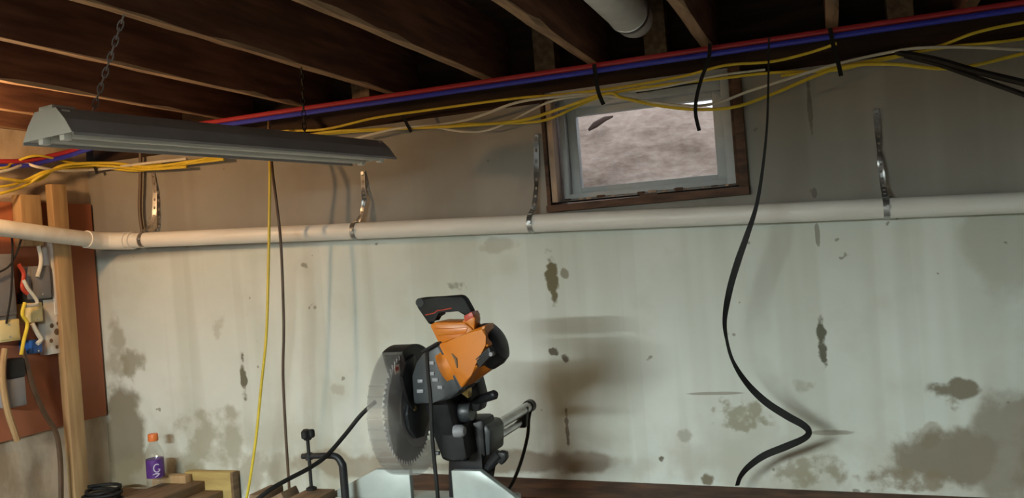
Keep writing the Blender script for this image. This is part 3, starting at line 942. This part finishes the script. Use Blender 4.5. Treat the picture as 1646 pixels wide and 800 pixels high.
def knockouts(root, xf, y0, y1, z0, z1):
    rr = random.Random(5)
    for fy, fz, r_ in ((.72, .78, .010), (.35, .52, .010), (.72, .55, .008), (.62, .40, .014), (.55, .12, .008), (.25, .25, .009), (.8, .15, .007)):
        c = Vector((xf + .001, y0 + fy * (y1 - y0), z0 + fz * (z1 - z0)))
        MB().lathe([(0, r_), (.0015, r_ * .8)], c, (1, 0, 0), 10).build('knockout', 'pine_dark', root)


ebox('mounting_plate', 70, 482, 104, 566, 0.045, 'white_paint', 'white mounting plate with dark knockout holes beside the stud', 'plate', extras=knockouts)


def transformer(root, xf, y0, y1, z0, z1):
    MB().box((xf - .07, y0 + .005, z1), (xf + .004, y1 + .004, z1 + .075), .008).build('lid', 'black_plastic', root)


ebox('transformer', 12, 610, 44, 650, 0.085, 'grey_metal', 'grey transformer with a black lid low on the board', 'transformer', extras=transformer)


def wcord(pxs, X, rad, m, label, name='conduit', cat='conduit'):
    pts = [atX(a_, b_, X) for a_, b_ in pxs]
    return tag(MB().tube(pts, rad, 8, smooth_n=5).build(name, m), label, cat)


wcord([(8, 560), (4, 590), (5, 620), (12, 660), (22, 690), (28, 708)], -3.0, 0.012, 'pine', 'tan conduit bending down past the grey transformer')
wcord([(36, 560), (44, 590), (56, 630), (72, 665), (90, 695), (97, 740), (98, 800), (97, 850)], -3.02, 0.010, 'brown_cord', 'brown cable slanting down across the red-brown board')
wcord([(62, 395), (66, 420), (60, 445)], -3.03, 0.008, 'romex_white', 'short white cable above the square junction box')
wcord([(34, 385), (25, 410), (12, 430), (-20, 445)], -3.0, 0.004, 'black_rubber', 'thin black wire crossing the large grey panel')
wcord([(18, 370), (20, 400), (18, 470), (10, 520)], -3.0, 0.004, 'black_rubber', 'thin black wire hanging from the pipe past the panel')
wcord([(40, 486), (36, 505), (44, 520), (38, 548), (34, 570)], -2.99, 0.007, 'romex_yellow', 'yellow cable looping between the two cream boxes')
wcord([(52, 520), (60, 535), (66, 545), (60, 552)], -3.0, 0.009, 'romex_white', 'white cable entering the small blue box')
wcord([(30, 425), (38, 440), (36, 462), (44, 472)], -3.01, 0.008, 'red_trim', 'short red wire beside the square junction box')
wcord([(38, 450), (44, 462), (60, 486), (40, 492)], -3.0, 0.007, 'romex_white', 'pale cable curling below the square junction box')

# ================================================================== LOW BENCH AT THE LEFT WITH SCRAPS
lb = thing('low_bench', W(-2.6, 2.75, -H), 'low wooden bench under the bottle at the foot of the wall', 'bench')
BZ = -0.915
for k in range(4):
    MB().box(W(-3.04, 2.43 + .155 * k, BZ - .03), W(-2.47, 2.58 + .155 * k, BZ), 0.003).build('top_board', 'pine_dark', lb)
for x in (-3.0, -2.54):
    for y in (2.46, 2.98):
        MB().box(W(x - .03, y - .02, -H), W(x + .03, y + .02, BZ - .03), 0.002).build('leg', 'pine_dark', lb)
# plank under the bottle
pr = atZ(330, 772, -0.877)
tag(MB().box(W(pr.x - 0.19, 2.42, BZ), W(pr.x, pr.y, -0.877), 0.003).build('plank', 'pine_dark'), 'dark weathered plank with the bottle standing on it', 'plank')
a = atY(331, 757, 3.06); b2 = atY(373, 757, 3.06)
ply = thing('plywood_scrap', (a.x, 3.06, H + BZ), 'yellowish plywood offcut leaning upright on the wall by the plank', 'plywood')
MB().box((a.x - .1, 3.045, H - 1.1), (b2.x, 3.085, a.z), 0.002).build('sheet', 'plywood', ply)
MB().box((b2.x, 3.046, H - 1.1), (b2.x + .012, 3.084, a.z - .001), 0.001).build('edge_strip', 'pine_dark', ply)
a = atZ(300, 757, -0.85)
tag(MB().box(W(-2.80, 3.0, BZ), W(-2.62, 3.04, -0.845), 0.003).build('wood_scrap', 'pine'), 'small tan wood scrap behind the bottle', 'wood scrap')
# coil of black cord
mc = MB()
pts = []
cc = W(-2.90, 2.83, BZ)
for k in range(64):
    t = 2 * math.pi * k / 18
    rr_ = .075 + .008 * math.sin(k * .9)
    pts.append(cc + Vector((rr_ * math.cos(t), rr_ * .8 * math.sin(t), .008 + .0009 * k)))
mc.tube(pts, .007, 7)
tag(mc.build('cord_coil', 'black_rubber'), 'coil of black cord lying between the stud and the bottle', 'cord')
# bottle
bb = atZ(252, 781, -0.877)
BO = Vector((bb.x, bb.y, H - 0.877))
bt = thing('drink_bottle', BO, 'clear drink bottle with orange cap and purple label on the plank', 'bottle')
SC = 1.12
bp_ = [(0, .022), (.004, .029), (.012, .033), (.030, .0335), (.034, .032), (.040, .032), (.105, .032), (.108, .0335), (.118, .034), (.130, .031), (.145, .024), (.158, .0165), (.165, .0145), (.172, .0145)]
MB().lathe([(t * SC, r * SC) for t, r in bp_], BO, (0, 0, 1), 28).build('bottle_body', 'bottle_plastic', bt)
MB().lathe([(.170 * SC, .0175 * SC), (.172 * SC, .0185 * SC), (.194 * SC, .0185 * SC), (.197 * SC, .0165 * SC)], BO, (0, 0, 1), 24).build('cap', 'orange_cap', bt)
ml = MB(); bm = ml.bm
r0 = [bm.verts.new(BO + Vector((.0326 * SC * math.cos(q), .0326 * SC * math.sin(q), .036 * SC))) for q in [2 * math.pi * k / 28 for k in range(28)]]
r1 = [bm.verts.new(v.co + Vector((0, 0, .068 * SC))) for v in r0]
for k in range(28):
    bm.faces.new((r0[k], r0[(k + 1) % 28], r1[(k + 1) % 28], r1[k]))
lab = ml.build('label', 'purple_label', bt)
# pale letter-like ring and sweep printed on the label, wrapped on its curve
dirc = math.atan2(-BO.y, -BO.x)


def on_label(u, v, rr2=.0332):
    q = dirc + u / (.0326 * SC)
    return BO + Vector((rr2 * SC * math.cos(q), rr2 * SC * math.sin(q), v * SC))


pts = [on_label(.006 + .0125 * math.cos(t), .073 + .0145 * math.sin(t)) for t in [math.radians(50 + 285 * k / 18) for k in range(19)]]
pts += [on_label(.010, .069)]
rd_ = [Vector((BO - p_).x * 0 + 0, 0, 1) if False else (p_ - on_label(.006, .073)) for p_ in pts]
MB().tube(pts, .0024, 5).build('printed_mark', 'label_white', lab)
MB().tube([on_label(-.012, .050), on_label(.0, .053), on_label(.014, .051), on_label(.004, .044), on_label(-.004, .040)], [.0015, .003, .003, .003, .001], 5, smooth_n=4).build('printed_mark', 'label_white', lab)

# ================================================================== SAW BENCH AND MITRE SAW
BT = -0.80
sbn = thing('workbench', W(-1.3, 2.15, -H), 'sturdy wooden workbench carrying the mitre saw', 'workbench')
for k in range(5):
    MB().box(W(-1.72, 1.80 + .150 * k, BT - .04), W(-0.84, 1.945 + .150 * k, BT), .003).build('top_board', 'pine_dark', sbn)
for x in (-1.66, -0.90):
    for y in (1.86, 2.48):
        MB().box(W(x - .045, y - .045, -H), W(x + .045, y + .045, BT - .04), .003).build('leg', 'pine_dark', sbn)
MB().box(W(-1.66, 1.85, BT - .13), W(-0.90, 1.88, BT - .04), .002).build('apron', 'pine_dark', sbn)
MB().box(W(-1.66, 2.46, BT - .13), W(-0.90, 2.49, BT - .04), .002).build('apron', 'pine_dark', sbn)

AX, AY, AZ = -1.137, 2.2, -0.419        # blade arbor
saw = thing('mitre_saw', W(AX, AY + .08, BT), 'orange and black sliding mitre saw with toothed blade and clear guard', 'mitre saw')


def L(x, y, z):                          # saw coordinates from the arbor
    return W(AX + x, AY + y, AZ + z)


TT = -0.285                              # saw table height from the arbor
FY = 0.10                                # fence line
BB = BT - AZ                             # bench height from the arbor
mb = MB()
mb.prism([L(-.30, .02, BB + .012), L(.24, .02, BB + .012), L(.24, .20, BB + .012), L(-.30, .20, BB + .012)], (0, 0, TT - BB - .012), .006)
base = mb.build('base', 'cast_alu', saw)
for x in (-.27, .21):
    for y in (.045, .175):
        MB().lathe([(0, .014), (.012, .016)], L(x, y, BB), (0, 0, 1), 12).build('foot', 'black_rubber', base)
# round turntable and the arm towards the operator
MB().lathe([(0, .15), (TT - BB - .028, .15), (TT - BB - .022, .145)], L(0, .02, BB + .016), (0, 0, 1), 40).build('turntable', 'cast_alu', saw)
MB().prism([L(-.045, -.12, BB + .03), L(.045, -.12, BB + .03), L(.03, -.30, BB + .04), L(-.03, -.30, BB + .04)], (0, 0, .05), .006).build('mitre_arm', 'cast_alu', saw)
MB().lathe([(0, .012), (.01, .02), (.05, .021), (.06, .015)], L(0, -.30, BB + .062), (0, -1, 0), 16).build('mitre_knob', 'black_plastic', saw)
# sliding fence halves with raked outer ends
FT = -0.199
fl = [(-.070, TT), (-.335, TT), (-.335, TT + .012), (-.176, FT), (-.066, FT), (-.066, TT)]
MB().prism([L(x, FY, z) for x, z in fl], (0, .022, 0), .0025).build('fence', 'cast_alu', saw)
fr_ = [(.072, TT), (.270, TT), (.255, TT + .014), (.158, FT), (.068, FT), (.068, TT)]
MB().prism([L(x, FY, z) for x, z in fr_], (0, .022, 0), .0025).build('fence', 'cast_alu', saw)
# blade with real teeth
mb = MB(); bm = mb.bm
NT = 60
prof2 = []
for k in range(NT):
    a0 = 2 * math.pi * k / NT
    st = 2 * math.pi / NT
    for da, r_ in ((0, .1525), (.12, .1528), (.30, .1430), (.62, .1425)):
        prof2.append((a0 + da * st, r_))
RB = 1.0
va = [bm.verts.new(L(-.0012, r_ * math.cos(t), r_ * math.sin(t))) for t, r_ in prof2]
vb = [bm.verts.new(L(.0012, r_ * math.cos(t), r_ * math.sin(t))) for t, r_ in prof2]
ca = [bm.verts.new(L(-.0012, .12 * math.cos(t), .12 * math.sin(t))) for t, _ in prof2]
cb = [bm.verts.new(L(.0012, .12 * math.cos(t), .12 * math.sin(t))) for t, _ in prof2]
n = len(va)
for k in range(n):
    j = (k + 1) % n
    bm.faces.new((va[k], va[j], vb[j], vb[k]))
    bm.faces.new((va[k], ca[k], ca[j], va[j]))
    bm.faces.new((vb[k], vb[j], cb[j], cb[k]))
bm.faces.new(ca[::-1]); bm.faces.new(cb)
blade = mb.build('blade', 'blade_steel', saw, 30)
MB().lathe([(0, .022), (.004, .022), (.005, .012), (.012, .012)], L(.0012, 0, 0), (1, 0, 0), 18).build('arbor_flange', 'steel', blade)
MB().lathe([(0, .0085), (.008, .0085)], L(.013, 0, 0), (1, 0, 0), 6).build('arbor_bolt', 'brass', blade)


def sector(mb, r0, r1, a0, a1, x0, x1, seg=40):
    bm = mb.bm
    rows = []
    for k in range(seg + 1):
        t = math.radians(a0 + (a1 - a0) * k / seg)
        rows.append([bm.verts.new(L(x, r_ * math.cos(t), r_ * math.sin(t))) for x, r_ in ((x0, r0), (x1, r0), (x1, r1), (x0, r1))])
    for a_, b_ in zip(rows, rows[1:]):
        for q in range(4):
            bm.faces.new((a_[q], a_[(q + 1) % 4], b_[(q + 1) % 4], b_[q]))
    bm.faces.new(rows[0][::-1]); bm.faces.new(rows[-1])
    return mb


# angle 0 = towards the wall, 90 = up, 180 = towards the operator
lg = MB()
sector(lg, .176, .180, 113, 318, -.030, .030)
sector(lg, .105, .176, 113, 318, .027, .030)
sector(lg, .105, .176, 113, 318, -.030, -.027)
guard = lg.build('lower_guard', 'guard_plastic', saw)
for k in range(9):
    t = 150 + k * 9
    r_ = MB(); sector(r_, .1795, .1825, t, t + 1.2, -.030, .030, 2); r_.build('guard_rib', 'guard_plastic', guard)
c = math.radians(131)
sx, sy = .165 * math.cos(c), .165 * math.sin(c)
st_ = MB().box(L(.0302, sx - .013, sy - .012), L(.0308, sx + .013, sy + .012)).build('warning_sticker', 'sticker', guard, 0)
MB().box(L(.0309, sx - .010, sy - .003), L(.0313, sx + .008, sy + .006)).build('sticker_print', 'sticker_red', guard, 0)
ug = MB()
sector(ug, .170, .177, 20, 112, -.034, .026)
sector(ug, .02, .170, 20, 112, -.034, -.030)
sector(ug, .02, .170, 30, 112, .020, .024)
ug.build('upper_guard', 'black_plastic', saw)
MB().prism([L(.022, -.085, .10), L(.022, -.05, .135), L(.022, .0, .15), L(.022, .03, .10), L(.022, .0, .03), L(.022, -.03, .0), L(.022, -.06, .03)], (.010, 0, 0), .003).build('guard_cover', 'black_plastic', saw)
# fixed inner guard plate below the arbor (grey)
pl = [(.02 * 0 - .03, .02), (-.045, -.01), (-.035, -.05), (.0, -.085), (.05, -.09), (.09, -.05), (.10, .02), (.05, .05), (0, .045)]
MB().prism([L(.006, y, z) for y, z in pl], (.012, 0, 0), .003).build('blade_plate', 'dark_grey', saw)

# gear housing and tilted motor: the motor axis lies in the x-z plane and points up to the right


def SP(pts, y):                          # outline points at saw depth y
    return [atY(a_, b_, AY + y) for a_, b_ in pts]


G = [(680, 566), (702, 551), (740, 628), (722, 642), (694, 648), (664, 650), (661, 604), (668, 582)]
gh = MB().prism(SP(G, -.060), (0, .12, 0), .008).build('gear_housing', 'dark_grey', saw)
for a_, b_, w_ in ((692, 583, 12), (694, 600, 9), (700, 610, 9), (676, 612, 8), (676, 628, 10), (708, 622, 8)):
    p0, p1 = SP([(a_ - w_ / 2, b_ + 3), (a_ + w_ / 2, b_ - 3)], -.060)
    MB().box((p0.x, p0.y - .004, p0.z), (p1.x, p1.y + .002, p1.z), .0015).build('housing_rib', 'grey_metal', gh)
MB().prism(SP([(700, 551), (706, 548), (744, 624), (738, 628)], -.064), (0, .128, 0), .004).build('housing_seam', 'dark_grey', saw)

mo = atY(722, 588, AY)
mdir = atY(806, 545, AY) - mo
ML = mdir.length
mdir.normalize()


def MP(t, r_, ang):                      # around the motor axis
    u = Vector((-mdir.z, 0, mdir.x)); w = Vector((0, -1, 0))
    return mo + mdir * t + u * (r_ * math.cos(ang)) + w * (r_ * math.sin(ang))


mot = MB().lathe([(0, .066), (.004, .071), (.04, .071), (ML * .66, .061), (ML * .68, .057)], mo, mdir, 36).build('motor_housing', 'orange', saw)
MB().lathe([(ML * .66, .056), (ML * .68, .0625), (ML * .85, .060), (ML * .95, .052), (ML * 1.0, .036), (ML * 1.01, .012)], mo, mdir, 36).build('motor_cap', 'black_plastic', mot)
# boxy orange shell round the motor, pointed at its foot
MB().prism(SP([(703, 553), (735, 541), (781, 521), (776, 542), (787, 556), (764, 574), (768, 590), (757, 604), (741, 626)], -.080), (0, .07, 0), .008).build('motor_shell', 'orange', mot)
vent = MB().prism(SP([(762, 577), (786, 557), (791, 571), (770, 591)], -.079), (0, .05, 0), .003).build('vent_panel', 'black_plastic', mot)
for k in range(5):
    f_ = .12 + .19 * k
    p0 = SP([(762 + 8 * f_ + 2, 577 + 14 * f_ - 1)], -.080)[0]; p1 = SP([(786 + 5 * f_ - 3, 557 + 14 * f_ + 2)], -.080)[0]
    MB().tube([p0, p1], .0016, 6).build('vent_slat', 'dark_grey', vent)
MB().lathe([(-.012, .006), (.003, .0055)], SP([(789, 569)], -.078)[0], (0, -1, 0), 12).build('brush_cap', 'grey_metal', mot)
# dark flute on the orange flank
MB().tube(SP([(726, 568), (733, 577), (735, 591)], -.0805), [.002, .0045, .002], 8).build('flank_flute', 'pine_dark', mot)

# handle: closed loop across the head over an orange bridge
MB().prism(SP([(689, 522), (700, 517), (746, 517), (761, 530), (757, 548), (735, 560), (706, 556)], -.052), (0, .085, 0), .008).build('handle_bridge', 'orange', saw)
MB().prism(SP([(697, 528), (752, 526), (748, 536), (701, 540)], -.055), (0, .01, 0), .003).build('bridge_step', 'orange', saw)
hnd = MB().prism(SP([(690, 524), (669, 494), (669, 484), (677, 478), (705, 477), (740, 474), (747, 480), (759, 502), (746, 511), (739, 495), (716, 497), (709, 505), (694, 513)], -.040), (0, .034, 0), .008).build('handle', 'black_rubber', saw)
MB().prism(SP([(744, 509), (758, 500), (764, 512), (762, 536), (747, 530), (747, 516)], -.045), (0, .044, 0), .007).build('handle_root', 'orange', hnd)
MB().prism(SP([(745, 508), (757.5, 500.5), (762, 509), (747, 517)], -.0465), (0, .047, 0), .002).build('handle_band', 'red_trim', hnd)
MB().prism(SP([(694, 502), (714, 498), (713, 505), (706, 509), (693, 511)], -.032), (0, .016, 0), .003).build('trigger', 'black_plastic', hnd)
MB().tube(SP([(684, 506), (698, 503), (703, 499), (712, 498), (726, 495)], -.041), .0016, 6).build('handle_trim', 'red_trim', hnd)
MB().lathe([(-.002, .012), (.030, .012)], SP([(675, 486)], -.040)[0], (0, 1, 0), 14).build('lock_button', 'black_plastic', hnd)
# black link from the handle bridge down to the upper guard
MB().tube(SP([(704, 551), (690, 559), (678, 566)], -.072), .0045, 8).build('guard_link', 'black_plastic', saw)

# pivot arm, slide carriage and rails
arm = [(.0, .04), (.08, .05), (.15, .03), (.22, -.04), (.23, -.14), (.16, -.19), (.10, -.17), (.04, -.07)]
MB().prism([L(.040, y, z) for y, z in arm], (.075, 0, 0), .012).build('pivot_arm', 'black_plastic', saw)
MB().prism(SP([(738, 628), (752, 598), (764, 600), (774, 640), (770, 662), (745, 660)], .10), (0, .06, 0), .008).build('spring_cover', 'black_plastic', saw)
MB().prism(SP([(738, 630), (752, 622), (752, 640)], .02), (0, .03, 0), .002).build('depth_stop', 'brass', saw)
MB().lathe([(0, .030), (.02, .032), (.035, .026)], L(.112, .10, -.03), (1, 0, 0), 20).build('pivot_boss', 'dark_grey', saw)
MB().lathe([(0, .018), (.02, .018), (.03, .012)], L(.112, .05, -.075), (1, 0, 0), 16).build('pivot_bolt', 'grey_metal', saw)
lv0, lv1 = SP([(752, 648)], .12)[0], SP([(795, 634)], .08)[0]
MB().tube([lv0, lv0.lerp(lv1, .5), lv1, lv1 + (lv1 - lv0).normalized() * .006], [.010, .013, .0135, .009], 14).build('bevel_lever', 'black_plastic', saw)
RX, RZ = .155, -.117
MB().prism([L(.075, .14, RZ - .05), L(.175, .14, RZ - .05), L(.182, .14, RZ + .02), L(.170, .14, RZ + .04), L(.085, .14, RZ + .04)], (0, .12, 0), .010).build('slide_carriage', 'dark_grey', saw)
MB().tube([L(RX, .16, RZ + .012), L(RX, .565, RZ + .012)], .0165, 18).build('slide_rail', 'steel', saw)
MB().tube([L(RX - .012, .16, RZ - .028), L(RX - .012, .50, RZ - .028)], .0125, 18).build('slide_rail', 'steel', saw)
MB().lathe([(0, .020), (.028, .021), (.036, .015)], L(RX, .548, RZ + .012), (0, 1, 0), 18).build('rail_cap', 'dark_grey', saw)
MB().prism([L(RX - .032, .490, RZ - .046), L(RX + .008, .490, RZ - .046), L(RX + .018, .490, RZ + .022), L(RX - .015, .490, RZ + .022)], (0, .026, 0), .006).build('rail_bracket', 'black_plastic', saw)
# upright from the base that carries the bevel pivot
MB().prism([L(.035, .13, TT - .01), L(.150, .13, TT - .01), L(.140, .13, -.22), L(.165, .13, -.16), L(.165, .13, -.06), L(.05, .13, -.06), L(.045, .13, -.22)], (0, .10, 0), .012).build('bevel_upright', 'black_plastic', saw)
MB().prism(SP([(709, 690), (742, 686), (750, 735), (742, 742), (728, 736), (709, 738)], .05), (0, .09, 0), .006).build('bevel_stop_housing', 'black_rubber', saw)
MB().lathe([(0, .006), (.012, .006)], SP([(706, 728)], .06)[0], (-1, 0, 0), 8).build('stop_bolt', 'steel', saw)
ll = SP([(770, 772), (784, 752), (795, 738), (803, 729)], .15)
MB().tube(ll, [.013, .013, .015, .017], 10).build('lock_lever', 'black_plastic', saw)
MB().prism(SP([(795, 740), (800, 726), (812, 728), (813, 738), (806, 748)], .14), (0, .03, 0), .004).build('lever_tab', 'black_plastic', saw)

# saw wiring
c_ = MB().tube([atY(686, 566, 2.08), atY(688, 600, 2.06), atY(692, 640, 2.04), atY(694, 690, 2.03), atY(698, 740, 2.03), atY(703, 790, 2.03), atY(706, 830, 2.04)], .0055, 8, smooth_n=5)
tag(c_.build('cord', 'black_rubber'), 'black cord hanging down in front of the saw blade', 'cord')
c_ = MB().tube([L(RX, .575, RZ - .002), atY(850, 672, 2.77), atY(848, 700, 2.75), atY(838, 740, 2.70), atY(824, 775, 2.62), atY(806, 800, 2.55), atY(780, 830, 2.5)], .006, 8, smooth_n=6)
tag(c_.build('cord', 'black_rubber'), 'black cord drooping from the end of the slide rails', 'cord')
c_ = MB().tube([atY(604, 645, 2.36), atY(580, 667, 2.34), atY(555, 698, 2.30), atY(525, 732, 2.22), atY(497, 752, 2.14), atY(463, 770, 2.06), atY(435, 786, 2.0), atY(410, 806, 1.96), atY(380, 840, 1.92)], .0065, 8, smooth_n=6)
tag(c_.build('power_cord', 'black_rubber'), 'black power cord running from behind the blade down past the clamp', 'cord')

# ---- work clamp left of the saw
CY = 2.24
q0, q1 = atY(486, 733, CY), atY(540, 732, CY)
cl = thing('work_clamp', W(q1.x, CY, BT), 'black screw hold-down clamp standing beside the saw fence', 'clamp')
pbx = atY(554, 785, CY)
ptsc = [Vector((pbx.x, CY, H + BT)), Vector((pbx.x, CY, q1.z - .05)), Vector((pbx.x - .004, CY, q1.z - .022)), Vector((pbx.x - .020, CY, q1.z - .003)), Vector((q1.x - .03, CY, q1.z)), Vector((q0.x, CY, q0.z))]
MB().tube(ptsc, [.012, .012, .0115, .010, .009, .008], 12, smooth_n=4).build('clamp_arm', 'black_plastic', cl)
kt = atY(494, 698, CY); kb = Vector((kt.x, CY, H + BT + .135))
MB().tube([kb, kt], .0052, 8).build('screw_rod', 'black_rubber', cl)
bmk = MB()
for k in range(3):
    t = 2 * math.pi * k / 3 + .4
    bmk.lathe([(-.012, .008), (-.008, .011), (.008, .011), (.012, .008)], kt + Vector((.011 * math.cos(t), .011 * math.sin(t), .002)), (0, 0, 1), 12)
bmk.lathe([(-.016, .010), (-.010, .014), (.010, .014), (.014, .010)], kt, (0, 0, 1), 14)
bmk.build('knob', 'black_rubber', cl)
MB().lathe([(0, .016), (.006, .016), (.010, .008)], kb, (0, 0, 1), 14).build('pressure_pad', 'black_rubber', cl)
MB().lathe([(-.010, .011), (.010, .011)], Vector((kt.x, CY, q0.z)), (0, 0, 1), 12).build('rod_collar', 'black_plastic', cl)
# blocks of dark wood under the clamp
tag(MB().box(Vector((kt.x - .045, CY - .06, H + BT)), Vector((kt.x + .05, CY + .05, H + BT + .125)), .003).build('wood_block', 'pine_dark'), 'dark wood block held under the clamp screw', 'wood block')
tag(MB().box(Vector((kt.x - .12, CY - .04, H + BT)), Vector((kt.x - .05, CY + .04, H + BT + .128)), .003, rot=Matrix.Rotation(math.radians(-24), 3, 'Y')).build('wood_block', 'pine_dark'), 'tilted dark offcut leaning on the clamped block', 'wood block')
a = atY(416, 787, CY)
tag(MB().box((a.x, CY - .05, H + BT), (kt.x - .140, CY + .06, a.z), .003).build('board_offcut', 'pine_dark'), 'flat brown board offcut lying beside the tilted offcut', 'board')
